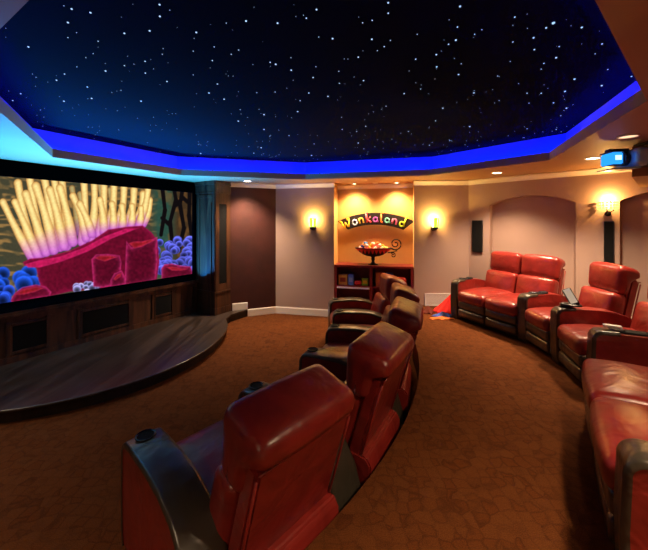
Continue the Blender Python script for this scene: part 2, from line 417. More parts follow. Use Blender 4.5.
ins[0] = pr+Vector((-.02, -.03)); ins[1] = Vector((-1.76, 5.9))
bm = NB(); prism(bm, [tuple(p) for p in ins+wallside], lambda x, y: Vector((x-off.x, y-off.y, 0.001)), lambda x, y: Vector((x-off.x, y-off.y, HS-.028)))
obj('stage_riser', bm, wood('stage_riser_wood', (.006, .004, .003), (.03, .016, .01), .5), stage)
# bullnose along the curved edge
bm = NB(); tube(bm, [(p.x-off.x, p.y-off.y, HS-.014) for p in pts[2:]], .014, 8)
obj('bullnose', bm, M['woodh'], stage, smooth=True)

# ------------------------------------------------------------------ screen cabinet, screen
def SW(s, o, z): return Vector((SP.x+SD.x*s+SN.x*o, SP.y+SD.y*s+SN.y*o, z))
RZS = math.atan2(SD.y, SD.x)
# local frame for screen wall things: x along the wall to the left, y out of the wall (into the room)
XS = Matrix(((SD.x, SN.x, 0, SP.x), (SD.y, SN.y, 0, SP.y), (0, 0, 1, 0), (0, 0, 0, 1)))
def placed(o, X): o.matrix_world = X; return o
def sroot(name, s, off_, z, label, cat):
    o = empty(name, (0, 0, 0), 0, label, cat)
    o.location = SW(s, off_, z); o.rotation_euler = (0, 0, math.atan2(SN.y, SN.x)-PI/2)   # local y = SN, local x = -SD
    return o
cab = sroot('media_cabinet', 0, 0, HS, 'long low dark walnut cabinet with black speaker panels under the screen', 'cabinet')
H = .56
bm = NB(); box(bm, -4.4, -.02, .005, .10, 0, H); obj('cabinet_body', bm, M['wood'], cab)
bm = NB(); box(bm, -4.4, -.02, .005, .17, H, H+.035, bev=.006); box(bm, -4.4, -.02, .145, .165, H+.03, H+.06, bev=.004)  # front lip raised to hide the added lamp
obj('ledge', bm, M['wood'], cab)
def s_at(px, o=.1):
    r_ = (px-324)/320; ax, ay = SP.x+SN.x*o, SP.y+SN.y*o
    return (ax-r_*ay)/(r_*SD.y-SD.x)
bm = NB()
for (a, b, z0, z1) in ((-4.4, -.02, 0, .075), (-4.4, -.02, H-.06, H)): box(bm, a, b, .10, .122, z0, z1, bev=.004)
xs = [(12, 46), (82, 128), (155, 171)]
edge = []
for a, b in xs:
    s1, s0 = s_at(a), s_at(b); edge.append((s1, s0))
prev = .02
for s1, s0 in reversed(edge):
    box(bm, -(s0), -(s0-.06), .10, .122, .075, H-.06, bev=.004)
    box(bm, -(s1+.06), -(s1), .10, .122, .075, H-.06, bev=.004)
box(bm, -.10, -.02, .10, .122, .075, H-.06, bev=.004)
obj('face_frame', bm, M['wood'], cab)
for k, (s1, s0) in enumerate(edge):
    z0, z1 = (.13, .44)
    bm = NB()
    for (a, b, c, d_) in ((-s1-.02, -s1, z0-.03, z1+.03), (-s0, -s0+.02, z0-.03, z1+.03), (-s1, -s0, z0-.03, z0), (-s1, -s0, z1, z1+.03)): box(bm, a, b, .10, .128, c, d_, bev=.003)
    obj('grille_frame', bm, M['wood'], cab)
    bm = NB(); box(bm, -s1, -s0, .10, .118, z0, z1, bev=.003); obj('speaker_grille', bm, M['grille'], cab)
mirror(cab)
# cyan lamp added behind the ledge lip for the glow on ceiling and pillar
tr = light('added_ledge_fill', 'AREA', (0, 0, 0), P_LEDGE_FILL, CYAN, shape='RECTANGLE', size=3.35, size_y=.03)
tr.location = SW(1.78, .125, HS+H+.038)
zd = -Vector((SN.x*.45, SN.y*.45, .89)).normalized(); xd = Vector((SD.x, SD.y, 0)); yd = zd.cross(xd)
tr.rotation_euler = Matrix((xd, yd, zd)).transposed().to_euler(); tr.data.spread = math.radians(105)

# screen (flat picture as a fine colour grid)
scr = sroot('projection_screen', 0, 0, 0, 'wide projection screen showing a glowing coral reef, thick black frame', 'screen')
s0, s1 = .055, 3.02
z0, z1 = EYE-1.0, EYE-.03+.60
ZB = EYE - (302.9-222)/320*3.88; ZTp = EYE + (222-175.6)/320*3.88
ZB2 = EYE - (274-222)/320*6.12; ZT2 = EYE+(222-193.3)/320*6.12
ZB = (ZB+ZB2)/2; ZTp = (ZTp+ZT2)/2
bm = NB()
box(bm, -s1-.1, -.0, .0, .06, ZTp, ZS-.03, bev=.004); box(bm, -s1-.1, -.0, .0, .06, ZB-.10, ZB, bev=.004)
box(bm, -s0, -.0, .0, .06, ZB, ZTp, bev=.004); box(bm, -s1-.1, -s1, .0, .06, ZB, ZTp, bev=.004)
obj('screen_frame', bm, M['frame'], scr)
NXg, NZg = 380, 190
ss = np.linspace(s1, s0, NXg); zz = np.linspace(ZB, ZTp, NZg)
S_, Z_ = np.meshgrid(ss, zz)
WX = SP.x+SD.x*S_+SN.x*.012; WY = SP.y+SD.y*S_+SN.y*.012
PX = 324+320*WX/WY; PY = 222+320*(EYE-Z_)/WY
rng = np.random.default_rng(3)
def vnoise(x, y, sc):
    g = rng.random((64, 64)); x = x/sc; y = y/sc
    xi = np.floor(x).astype(int); yi = np.floor(y).astype(int); fx = x-xi; fy = y-yi
    fx = fx*fx*(3-2*fx); fy = fy*fy*(3-2*fy)
    G = lambda a, b: g[a % 64, b % 64]
    return (G(xi, yi)*(1-fx)+G(xi+1, yi)*fx)*(1-fy)+(G(xi, yi+1)*(1-fx)+G(xi+1, yi+1)*fx)*fy
U, Vv = PX, PY
img = np.zeros(PX.shape+(3,))
def blend(col, a):
    global img
    a = np.clip(a, 0, 1)[..., None]; img = img*(1-a)+np.asarray(col)*a
st = vnoise(U+14*vnoise(U, Vv, 22), Vv*3+20*vnoise(U, Vv, 30), 7)
img[:] = (62, 60, 44); blend((158, 118, 66), np.clip((st-.5)*2.2, 0, .8)); blend((22, 62, 60), np.clip(vnoise(U, Vv, 26)*1.5-.7, 0, .8)*np.clip((90-U)/60, 0, 1))
right = np.clip((U-150)/8, 0, 1)
blend((36, 70, 60), right*.9); blend((64, 42, 24), right*np.clip((U-168)/10, 0, 1)*.9); blend((120, 80, 40), right*np.clip((vnoise(U, Vv, 5)-.55)*2, 0, .5))
def seg(x0, y0, x1, y1, r0, r1):
    dx, dy = x1-x0, y1-y0; t = np.clip(((U-x0)*dx+(Vv-y0)*dy)/(dx*dx+dy*dy+1e-9), 0, 1)
    d = np.hypot(U-x0-t*dx, Vv-y0-t*dy); return d/(r0+(r1-r0)*t), t
# dark branching strands at the right
for pl in ([(172,178),(176,200),(170,222),(173,250)], [(184,180),(180,205),(184,228),(179,250)], [(162,185),(165,210),(161,235)], [(190,185),(189,215),(192,240)], [(176,205),(183,198),(190,204)], [(170,225),(162,218)]):
    for a, b in zip(pl, pl[1:]):
        d, t = seg(*a, *b, 2.2, 1.8); blend((14, 10, 12), (1.15-d)*3)
def coral(cx, cy, r, col, dark, hi):
    for k in range(r):
        pass
def bumps(x0, x1, y0, y1, n, rad, c, seed):
    rg = random.Random(seed)
    P = sorted([(rg.uniform(x0, x1), rg.uniform(y0, y1), rg.uniform(.7, 1.2)*rad) for _ in range(n)], key=lambda p: p[1])
    for x, y, r_ in P:
        d = np.hypot(U-x, (Vv-y)*1.05)/r_
        inner = np.clip((1-d)*6, 0, 1)
        f = rg.uniform(.8, 1.2); sh = np.clip(.32+.75*d**2-.35*(Vv-y)/r_, .2, 1.35)[..., None]*f
        a = inner[..., None]; col = np.clip(np.asarray(c)*sh, 0, 255)
        global img
        img = img*(1-a)+col*a
bumps(152, 196, 240, 272, 60, 5.2, (92, 98, 225), 5)
def finger(x0, y0, x1, y1, w0, w1, bow=0, warm=1.0):
    """anemone tentacle from its base (x1, y1) up to the rounded tip (x0, y0)"""
    global img
    n = 10; prev = None; D = np.full(U.shape, 9.); T_ = np.zeros(U.shape)
    for i in range(n+1):
        t = i/n; q = (x0+(x1-x0)*t + bow*math.sin(PI*t), y0+(y1-y0)*t)
        if prev:
            w_ = [(w0+(w1-w0)*u)*(1-.22*math.sin(PI*min(1, u*1.3+.12))) for u in (t-1/n, t)]
            d, tt = seg(prev[0], prev[1], q[0], q[1], w_[0], w_[1])
            T_ = np.where(d < D, t-1/n+tt/n, T_); D = np.minimum(D, d)
        prev = q
    a = np.clip((1.12-D)*4, 0, 1)[..., None]
    k1 = np.clip((T_-.66)/.34, 0, 1)[..., None]
    base = np.array((240, 218, 142))*(1-k1)+np.array((206, 120, 200))*k1
    ef = np.clip(D, 0, 1)[..., None]**1.8*.85
    ec = np.array((176, 110, 48))*(1-k1)+np.array((150, 60, 160))*k1
    colr = (base*(1-ef)+ec*ef)*warm*(1-np.clip((D-.95)*6, 0, 1)[..., None]*.4)
    img = img*(1-a)+colr*a
# back row, orange brown tips
for (x, y) in ((72,188),(80,194),(100,185),(110,190)): finger(x, y, x+8, y+45, 3.2, 4, 0, .72)
for f in ((18,183,34,256,4.6,5.2,-1),(30,180,42,253,4.2,5,0),(44,176,52,250,4.4,5,2),(54,176,60,247,4,5,1),(62,180,67,246,4,4.8,1),(84,183,82,242,4,4.6,2),(94,180,91,238,4,4.6,2),(104,182,99,234,4,4.6,2),(114,184,108,230,4,4.6,2),(124,188,117,228,4,4.6,2),(134,190,127,226,4,4.6,2),(143,194,135,225,3.8,4.4,2),(150,200,143,224,3.2,4,2),(148,188,139,222,3.6,4.2,2)): finger(*f)
for f in ((3,202,32,257,4,5,-1),(15,202,38,255,4,5,0),(26,194,46,252,4.6,5,0),(36,186,54,250,4.8,5,1),(50,190,64,246,4.4,5,1),(60,188,73,242,4.4,5,1),(73,196,86,238,4,4.4,2),(80,204,92,234,4,4.2,1),(100,200,104,232,3.8,4.4,1),(112,204,113,229,3.6,4.2,1),(122,206,122,228,3.6,4.2,1),(132,206,131,226,3.4,4,1),(141,208,139,225,3.2,4,1)): finger(*f)
def polysdf(P):
    P = np.asarray(P, float); n = len(P); d = np.full(U.shape, 1e9); ins_ = np.zeros(U.shape, bool)
    for i in range(n):
        ax, ay = P[i]; bx, by = P[(i+1) % n]; ex, ey = bx-ax, by-ay
        t = np.clip(((U-ax)*ex+(Vv-ay)*ey)/(ex*ex+ey*ey), 0, 1); d = np.minimum(d, np.hypot(U-ax-t*ex, Vv-ay-t*ey))
        c = ((ay > Vv) != (by > Vv)) & (U < (bx-ax)*(Vv-ay)/((by-ay) if abs(by-ay) > 1e-9 else 1e-9)+ax); ins_ ^= c
    return np.where(ins_, d, -d)
def shape(P, core, rim, rw=3, soft=1.2, blotch=.25):
    d = polysdf(P); a = np.clip(d/soft, 0, 1)[..., None]; e = np.exp(-np.clip(d, 0, 99)/rw)[..., None]
    n_ = (1-blotch/2+blotch*vnoise(U, Vv, 2.2))[..., None]
    c = (np.asarray(core)*(1-e)+np.asarray(rim)*e)*n_
    global img
    img = img*(1-a)+np.clip(c, 0, 255)*a
bumps(-75, 34, 272, 318, 70, 8.5, (30, 78, 205), 2)
big = [(22,262),(30,258),(45,257),(70,250),(92,240),(108,229),(128,226),(143,225),(152,232),(158,240),(160,262),(157,282),(120,287),(70,292),(45,298),(38,280),(36,268),(24,266)]
shape(big, (92, 10, 34), (150, 18, 70), 2.2)
shape([(24,264),(38,260),(60,256),(84,247),(104,236),(126,228),(140,228),(112,239),(88,252),(62,262),(40,268),(28,268)], (166, 20, 70), (198, 30, 100), 2)
bumps(74, 100, 284, 293, 16, 4, (170, 165, 235), 9)
def tubec(P, mouth):
    shape(P, (80, 8, 30), (225, 55, 135), 1.7, blotch=.35)
    shape(mouth, (120, 18, 22), (216, 50, 96), 1.3)
tubec([(126,240),(132,247),(140,244),(150,240),(158,236),(157,248),(158,262),(156,280),(140,285),(124,286),(125,262)], [(128,243),(134,249),(142,247),(150,243),(156,240),(150,239),(142,241),(134,241)])
tubec([(91,259),(96,254),(108,253.5),(120,255),(122,262),(120,284),(104,288),(93,287),(92,272)], [(94,258),(100,255),(110,255),(119,257),(113,259),(105,262),(98,260)])
tubec([(110,280),(114,273),(122,270),(126,278),(126,285),(110,288)], [(113,279),(117,274),(123,272),(121,277),(115,281)])
tubec([(10,300),(14,293),(22,287),(36,284),(46,286),(52,292),(50,297),(30,301),(12,305)], [(14,295),(22,289),(36,286),(45,288),(36,292),(24,295)])
bumps(0, 10, 290, 302, 6, 6, (40, 80, 215), 12)
tubec([(161,268),(164,264),(172,263),(180,265),(191,266),(193,272),(193,277),(176,280),(161,281)], [(165,267),(172,266),(182,268),(189,269),(182,271),(172,271)])
img *= (.95+.09*vnoise(U, Vv, 1.4))[..., None]
lin = np.clip(img, 0, 255)/255; lin = np.where(lin <= .04045, lin/12.92, ((lin+.055)/1.055)**2.4)
me = bpy.data.meshes.new('screen_picture')
verts = [(-float(S_[j, i]), .012, float(Z_[j, i])) for j in range(NZg) for i in range(NXg)]
faces = [(j*NXg+i, j*NXg+i+1, (j+1)*NXg+i+1, (j+1)*NXg+i) for j in range(NZg-1) for i in range(NXg-1)]
me.from_pydata(verts, [], faces)
ca = me.color_attributes.new('picture', 'FLOAT_COLOR', 'POINT')
ca.data.foreach_set('color', np.concatenate([lin.reshape(-1, 3), np.ones((NXg*NZg, 1))], 1).astype(np.float32).ravel())
ms = bpy.data.materials.new('screen_picture'); ms.use_nodes = True; nt = ms.node_tree; nt.nodes.clear()
e_ = nt.nodes.new('ShaderNodeEmission'); o_ = nt.nodes.new('ShaderNodeOutputMaterial'); at = nt.nodes.new('ShaderNodeAttribute'); at.attribute_name = 'picture'
e_.inputs[1].default_value = E_SCREEN; nt.links.new(at.outputs['Color'], e_.inputs[0]); nt.links.new(e_.outputs[0], o_.inputs[0])
me.materials.append(ms); so = bpy.data.objects.new('screen_picture', me); C.objects.link(so); so.parent = scr
mirror(scr)

# ------------------------------------------------------------------ pillar
pf = Vector((-1.99, 5.84))   # front inner corner
pil = empty('wood_pillar', (pf.x, pf.y, HS), math.atan2(SN.y, SN.x)-PI/2, 'square dark walnut pillar with tall black speaker grille right of the screen', 'pillar')
# local y = SN (towards the room/front), local x = -SD (towards the red wall); body spans x 0..0.37, y -0.6..0
PW, PD, PH = .37, .60, ZS-HS-.002
bm = NB(); box(bm, .012, PW-.012, -PD, -.012, .001, PH); obj('pillar_shaft', bm, M['wood'], pil)
bm = NB()
box(bm, -.012, PW, -PD, .012, .001, .13, bev=.008); box(bm, -.003, PW, -PD, .003, .13, .40, bev=.005); box(bm, -.02, PW, -PD, .02, .40, .43, bev=.008)
obj('pillar_plinth', bm, M['wood'], pil)
bm = NB(); box(bm, -.012, PW, -PD, .012, PH-.20, PH-.08, bev=.006); box(bm, -.028, PW, -PD, .028, PH-.08, PH, bev=.014); box(bm, -.018, PW, -PD, .018, PH-.225, PH-.20, bev=.006)
obj('pillar_capital', bm, M['wood'], pil)
bm = NB()
for (a, b, c, d_) in ((-.50, -.06, .50, .56), (-.50, -.06, PH-.31, PH-.25), (-.52, -.44, .43, PH-.225), (-.08, -.012, .43, PH-.225)): box(bm, .0, .02, a, b, c, d_, bev=.004)
box(bm, -.006, .015, -.13, -.10, .56, PH-.42, bev=.004)
obj('side_panel', bm, M['wood'], pil)
bm = NB()
for (a, b, c, d_) in ((.012, .10, .43, PH-.225), (.27, PW-.005, .43, PH-.225), (.10, .27, .43, .56), (.10, .27, PH-.42, PH-.225)): box(bm, a, b, -.02, .0, c, d_, bev=.004)
obj('front_panel', bm, M['wood'], pil)
bm = NB(); box(bm, .10, .27, -.02, -.004, .56, PH-.42, bev=.003); obj('speaker_grille', bm, M['grille'], pil)

mirror(pil)

# ------------------------------------------------------------------ downlights
def downlight(x, y, power, label, bulb='bulb', r_=.078, spot=2.0, col=WARMW, z=ZS, name='ceiling_downlight'):
    t = empty(name, (x, y, z), 0, label, 'ceiling light', 'recessed ceiling downlights')
    bm = NB(); lathe(bm, [(r_, -.001), (r_, -.008), (r_-.012, -.010), (r_-.016, -.002), (r_, -.001)], 28); obj('trim_ring', bm, M['trimring'], t, smooth=True)
    bm = NB(); lathe(bm, [(.001, -.0045), (r_-.016, -.0035)], 28); obj('bulb', bm, M[bulb], t)
    if power:
        light('downlight_lamp', 'SPOT', (0, 0, -.03), power, col, parent=t, spot_size=spot, spot_blend=.8, shadow_soft_size=.10)
    return t
downlight(-1.42, 5.93, P_DOWN, 'bright recessed ceiling downlight in front of the dark red wall')
downlight(.60, 6.33, P_NICHE, 'left of two recessed downlights above the arched sign', r_=.055, spot=2.2, col=WARM)
downlight(1.40, 6.16, P_NICHE, 'right of two recessed downlights above the arched sign', r_=.055, spot=2.2, col=WARM)
downlight(2.66, 4.92, P_DOWN, 'bright recessed ceiling downlight above the rear loveseat')
downlight(3.19, 3.80, P_DOWN, 'recessed ceiling downlight just left of the projector')
downlight(2.69, 2.83, 0, 'dim glowing disc for a ceiling reflection above the projector', 'reflspot')  # reflection on the soffit built as a dim glowing disc
for x, y in ((3.9, 1.9), (1.5, .75), (.9, -.9), (-1.2, -.7), (-3.1, .6), (-3.9, 2.3)):  # unseen fill lamps added to brighten the room from behind
    downlight(x, y, P_REAR_FILL*(.35 if x < -2 else 1), 'added unseen fill downlight in the rear soffit')
bm = NB(); lathe(bm, [(.001, -.006), (.045, -.006), (.06, -.001)], 24); 
for q in range(3): lathe(bm, [(.012+q*.014, -.010), (.018+q*.014, -.010)], 24)
o = obj('ceiling_speaker', bm, M['trimring']); o.location = (1.0, 6.24, ZS); tag(o, 'round flush grey fixture between the two downlights above the sign', 'ceiling fixture')

# ------------------------------------------------------------------ sconces
glass = glow('sconce_glass', (.55, .85, .06), 1.0)
glass_in = glow('sconce_bulb', (1, .85, .4), 4)
goldg = glow('crystal_glass', (1, .55, .12), 1.6)
def sconce(p, n, z, label, crystal=False, power=P_SCONCE):
    rz = math.atan2(n.y, n.x)-PI/2      # local y out of the wall
    t = empty('wall_sconce', (p.x, p.y, z), rz, label, 'wall lamp')
    if not crystal:
        bm = NB(); lathe(bm, [(.001, 0), (.055, .004), (.055, .012), (.03, .02), (.001, .022)], 20, T(0, 0, -.09, 0, -PI/2)); obj('wall_plate', bm, M['iron'], t, smooth=True)
        bm = NB(); lathe(bm, [(.001, -.135), (.03, -.132), (.052, -.11), (.06, -.08), (.05, -.078), (.001, -.09)], 20, T(0, .085)); tube(bm, [(0, .01, -.095), (0, .05, -.105), (0, .085, -.11)], .009); obj('holder', bm, M['iron'], t, smooth=True)
        for k, (a0, a1) in enumerate(((-.25, .85), (1.0, 1.9), (2.1, 3.4))):
            bm = NB(); v0 = []
            for i in range(9):
                a = a0+(a1-a0)*i/8; v0.append([bm.verts.new((r_*math.cos(a), .085+r_*math.sin(a), zz_)) for r_, zz_ in ((.048, -.085), (.064, -.04), (.07, .03), (.074, .095))])
            for A, B in zip(v0, v0[1:]):
                for q in range(3): bm.faces.new((A[q], B[q], B[q+1], A[q+1]))
            obj('glass_panel', bm, (glass if k != 0 else glow('sconce_amber', (1, .85, .3), 3)), t, smooth=True)
        bm = NB(); lathe(bm, [(.001, -.07), (.022, -.06), (.026, .0), (.02, .04), (.001, .055)], 14, T(0, .085)); obj('bulb', bm, glass_in, t, smooth=True)
        light('sconce_lamp', 'POINT', (0, .085, .075), power, (1, .60, .14), parent=t, shadow_soft_size=.012)
    else:
        bm = NB(); lathe(bm, [(.001, 0), (.045, .003), (.045, .012), (.001, .02)], 20, T(0, 0, -.15, 0, -PI/2)); tube(bm, [(0, .01, -.15), (0, .07, -.17), (-.03, .10, -.14), (-.06, .10, -.11), (-.09, .1, -.085)], .009)
        tube(bm, [(0, .05, -.165), (.02, .08, -.15), (.0, .10, -.08)], .009); obj('curled_arm', bm, M['iron'], t, smooth=True)
        for r_ in range(3):
            for c_ in range(9):
                a = PI*c_/8; x, y = .13*math.cos(a), .03+.12*math.sin(a)
                bm = NB(); bmesh.ops.create_icosphere(bm, subdivisions=1, radius=.019, matrix=T(x, y, -.05+r_*.045) @ Matrix.Diagonal((1, 1, 1.15, 1)))
                obj('crystal', bm, goldg, t)
        bm = NB(); lathe(bm, [(.001, -.07), (.02, -.06), (.024, .0), (.001, .05)], 14, T(0, .07)); obj('bulb', bm, glass_in, t, smooth=True)
        light('sconce_lamp', 'POINT', (0, .08, .085), power*.9, (1, .52, .14), parent=t, shadow_soft_size=.012)
    return t
# left: on the grey wall
def on_back(px):
    r_ = (px-324)/320; Y = 6.2775/(1+.227*r_); return Vector((r_*Y, Y))
sconce(on_back(313.5), -NN, EYE-.02, 'small lit green glass wall sconce left of the sign alcove')
d = (B2-B1).normalized(); r_ = (433.5-324)/320; Y = 5.9+ (-.04)*(1.66*0); p = B1+d*((B1.x-r_*B1.y)/(r_*d.y-d.x)); 
sconce(p, Vector((d.y, -d.x)), EYE-.02, 'brightly lit yellow glass wall sconce right of the sign alcove', power=P_SCONCE*1.3)
def on_right(px):
    r_ = (px-324)/320; t = (B2.x-r_*B2.y)/(r_*RD.y-RD.x); return B2+RD*t, t
RN = Vector((RD.y, -RD.x))
p, t_ = on_right(608); sconce(p, RN, EYE+.235, 'glowing gold crystal wall sconce below the projector', True).scale = (.8, .8, .8)

# ------------------------------------------------------------------ wall speakers
def wallspk(x0, x1, zb, zt, label):
    p, ta = on_right(x0); q, tb = on_right(x1); c = (p+q)/2; wd = (q-p).length
    t = empty('wall_speaker', (c.x, c.y, zb), math.atan2(RN.y, RN.x)-PI/2, label, 'speaker')
    hgt = zt-zb
    bm = NB(); box(bm, -wd/2, wd/2, .001, .03, 0, hgt, bev=.004); obj('speaker_frame', bm, M['blackp'], t)
    bm = NB(); box(bm, -wd/2+.012, wd/2-.012, .028, .038, .012, hgt-.012, bev=.004); obj('speaker_grille', bm, M['grille'], t)
wallspk(472.5, 483, 1.31, 1.88, 'narrow black wall speaker between the corner and the first arched niche')
wallspk(604, 614.5, 1.26, 1.86, 'narrow black wall speaker under the gold crystal sconce')

# ------------------------------------------------------------------ projector on a dropped bulkhead
bm = NB(); box(bm, -.55, .75, -.7, .7, -.30, 0)
o = struct('trim_20', bm, M['soffit']); o.location = (4.02, 3.33, ZS-.001); o.rotation_euler = (0, 0, math.atan2(RD.y, RD.x))
pj = empty('ceiling_projector', (2.93, 3.10, ZS), 0, 'black and silver projector with glowing blue lens hung below the ceiling', 'projector')
aim = SW(2.6, 0, 1.7) - pj.location; pj.rotation_euler = (0, 0, math.atan2(aim.y, aim.x)-PI/2)   # local y towards the screen
pj.scale = (.9, .9, .9)
bm = NB(); box(bm, -.15, .15, -.34, -.10, -.24, -.09, bev=.02); obj('projector_body', bm, M['blackp'], pj)
bm = NB(); box(bm, -.03, .03, -.25, -.19, -.10, -.002); box(bm, -.09, .09, -.31, -.13, -.016, -.001, bev=.004); obj('ceiling_mount', bm, M['blackp'], pj)
bm = NB(); rbox(bm, .17, .06, .095, .045, T(0, -.05, -.165), n=4); obj('silver_faceplate', bm, M['silver'], pj, smooth=True)
bm = NB(); prism(bm, [(-.12, -.285), (.14, -.275), (.14, -.262), (-.12, -.265)], lambda a, z: Vector((a, -.05, z)), lambda a, z: Vector((a, .20, z-.01))); obj('lens_shelf', bm, M['silver'], pj)
bm = NB(); lathe(bm, [(.001, -.01), (.075, -.01), (.078, .03), (.062, .06), (.056, .03), (.001, .025)], 28, T(.0, .01, -.165, 0, -PI/2)); obj('lens_ring', bm, M['ring'], pj, smooth=True)
bm = NB(); lathe(bm, [(.001, .05), (.03, .046), (.052, .03)], 20, T(.0, .01, -.165, 0, -PI/2)); obj('lens', bm, glow('lens_light', (.15, .6, 1), 2.4), pj, smooth=True)
bm = NB(); box(bm, -.10, .10, .09, .20, -.245, -.235, bev=.003); box(bm, -.10, .10, .09, .20, -.105, -.09, bev=.003); box(bm, -.04, .04, .0, .19, -.092, -.06, bev=.004); box(bm, -.10, -.085, .085, .097, -.24, -.1); box(bm, .085, .10, .085, .097, -.24, -.1); obj('second_lens_frame', bm, M['blackp'], pj)
bm = NB(); box(bm, -.095, .095, .095, .195, -.234, -.106, bev=.012); obj('second_lens_glass', bm, glow('second_lens_light', (.02, .26, 1), 1.2), pj)
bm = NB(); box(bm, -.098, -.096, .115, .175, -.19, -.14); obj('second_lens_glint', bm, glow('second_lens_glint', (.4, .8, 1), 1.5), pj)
lp = light('projector_lamp', 'SPOT', (.0, .32, -.165), P_PROJ, (.3, .6, 1), parent=pj, spot_size=1.0, spot_blend=.3, shadow_soft_size=.03)
lp.rotation_euler = (PI/2-.09, 0, 0)

# ------------------------------------------------------------------ sign alcove
# local frame of the alcove: origin n0, x along the back wall to the right, y outward (into the recess)
NW = (B1-n0).length; RZN = math.atan2(ND.y, ND.x)
def nloc(x, y, z): return (n0.x+ND.x*x+NN.x*y, n0.y+ND.y*x+NN.y*y, z)
ZK = 1.02
bk = empty('bookcase', nloc(0, 0, 0), RZN, 'maroon bookcase with open shelves filling the bottom of the alcove', 'bookcase')
Wk = NW-.006
bm = NB(); box(bm, .004, Wk, .0, .41, ZK-.045, ZK, bev=.005); obj('bookcase_top', bm, M['maroon'], bk)
for x0_, nm in ((.004, 'side_panel'), (Wk-.05, 'side_panel'), (Wk/2-.06, 'divider')):
    bm = NB(); box(bm, x0_, x0_+.05, .005, .40, .0, ZK-.046); obj(nm, bm, M['maroon'], bk)
bm = NB(); box(bm, .05, Wk-.05, .39, .405, .02, ZK-.05); obj('back_panel', bm, M['maroon'], bk)
for z_ in (.62, .30, .04):
    bm = NB(); box(bm, .055, Wk-.055, .01, .388, z_-.03, z_, bev=.003); obj('shelf', bm, M['maroon'], bk)
bm = NB(); box(bm, .056, Wk/2-.062, .004, .009, .565, .60); ob = obj('shelf_edge_strip', bm, M['whitep'], bk); ob['label'] = 'pale strip along the front edge of the shelf'
def item(name, x, w_, d_, h_, col, label, cat, stripe=None, tilt=0, kind='box', y=.10, z=.62):
    t = empty(name, nloc(x, y, z), RZN+tilt, label, cat)
    bm = NB()
    if kind == 'box': box(bm, -w_/2, w_/2, -d_/2, d_/2, .001, h_, bev=.004)
    elif kind == 'blob':
        rbox(bm, w_/2, d_/2, h_/2, min(w_, d_, h_)*.45, T(0, 0, h_/2+.002), n=3)
    obj('package', bm, mat(name+'_paint', s2l(col), .45), t, smooth=(kind == 'blob'))
    if stripe:
        bm = NB(); box(bm, -w_*.32, w_*.32, -d_/2-.004, -d_/2, h_*.3, h_*.72, bev=.001); obj('printed_panel', bm, mat(name+'_print', s2l(stripe), .5), t)
item('treat_box', .16, .17, .07, .20, (225, 190, 70), 'yellow printed box at the left end of the bookcase shelf', 'box', (150, 60, 30), .1)
item('treat_box', .22, .22, .10, .19, (150, 100, 60), 'tan carton standing behind the yellow box on the shelf', 'box', (90, 90, 80), 0, y=.26)
item('tin', .325, .10, .08, .21, (90, 130, 190), 'blue grey box next to the yellow box on the shelf', 'box', (150, 180, 200), -.08)
item('wrapped_treat', .455, .15, .09, .09, (200, 40, 45), 'small red wrapped bundle in the middle of the bookcase shelf', 'treat', None, 0, 'blob')
item('treat_box', .595, .12, .07, .14, (150, 190, 40), 'lime green and yellow box beside the bookcase divider', 'box', (230, 200, 40), 0)
item('treat_box', .86, .13, .08, .27, (170, 90, 45), 'brown carton right of the bookcase divider', 'box', None, .1)
item('treat_box', 1.06, .13, .06, .27, (70, 110, 200), 'blue box with a red panel on the right half of the shelf', 'box', (215, 60, 70), -.1)
item('wrapped_treat', 1.27, .20, .12, .19, (215, 55, 40), 'large red package at the right end of the bookcase shelf', 'treat', None, 0, 'blob')

# goblet bowl full of sweets
BX = .74; bowl = empty('footed_bowl', nloc(BX, .19, ZK), RZN, 'black footed bowl with red flame pattern on top of the bookcase', 'bowl')
bm = NB(); lathe(bm, [(.001, .001), (.10, .001), (.10, .012), (.06, .02), (.03, .05), (.032, .09), (.045, .11), (.03, .13), (.05, .155), (.06, .16), (.001, .16)], 28); obj('bowl_foot', bm, M['iron'], bowl, smooth=True)
bm = NB(); prof = [(.05, .155), (.13, .165), (.21, .20), (.29, .255), (.345, .305), (.362, .325), (.35, .329), (.28, .275), (.19, .23), (.05, .20), (.001, .195)]
lathe(bm, prof, 40)
for v in bm.verts: v.co.y *= .42
mb = mat('flame_pattern', (.5, .01, .01), .3); nt = mb.node_tree; N_ = nt.nodes.new; L_ = nt.links.new
tc = N_('ShaderNodeTexCoord'); sx = N_('ShaderNodeSeparateXYZ'); L_(tc.outputs['Object'], sx.inputs[0])
m1 = N_('ShaderNodeMath'); m1.operation = 'PINGPONG'; m1.inputs[1].default_value = .036; L_(sx.outputs['X'], m1.inputs[0])
m2 = N_('ShaderNodeMath'); m2.operation = 'MULTIPLY_ADD'; m2.inputs[1].default_value = 2.6; m2.inputs[2].default_value = .20; L_(m1.outputs[0], m2.inputs[0])
m3 = N_('ShaderNodeMath'); m3.operation = 'GREATER_THAN'; L_(sx.outputs['Z'], m3.inputs[0]); L_(m2.outputs[0], m3.inputs[1])
m4 = N_('ShaderNodeMath'); m4.operation = 'LESS_THAN'; m4.inputs[1].default_value = .312; L_(sx.outputs['Z'], m4.inputs[0])
m5 = N_('ShaderNodeMath'); m5.operation = 'MULTIPLY'; L_(m3.outputs[0], m5.inputs[0]); L_(m4.outputs[0], m5.inputs[1])
mx = N_('ShaderNodeMixRGB'); mx.inputs[1].default_value = (.008, .006, .008, 1); mx.inputs[2].default_value = (.65, .02, .01, 1); L_(m5.outputs[0], mx.inputs[0]); L_(mx.outputs[0], mb.node_tree.nodes['Principled BSDF'].inputs['Base Color'])
obj('bowl_cup', bm, mb, bowl, smooth=True)
bm = NB()
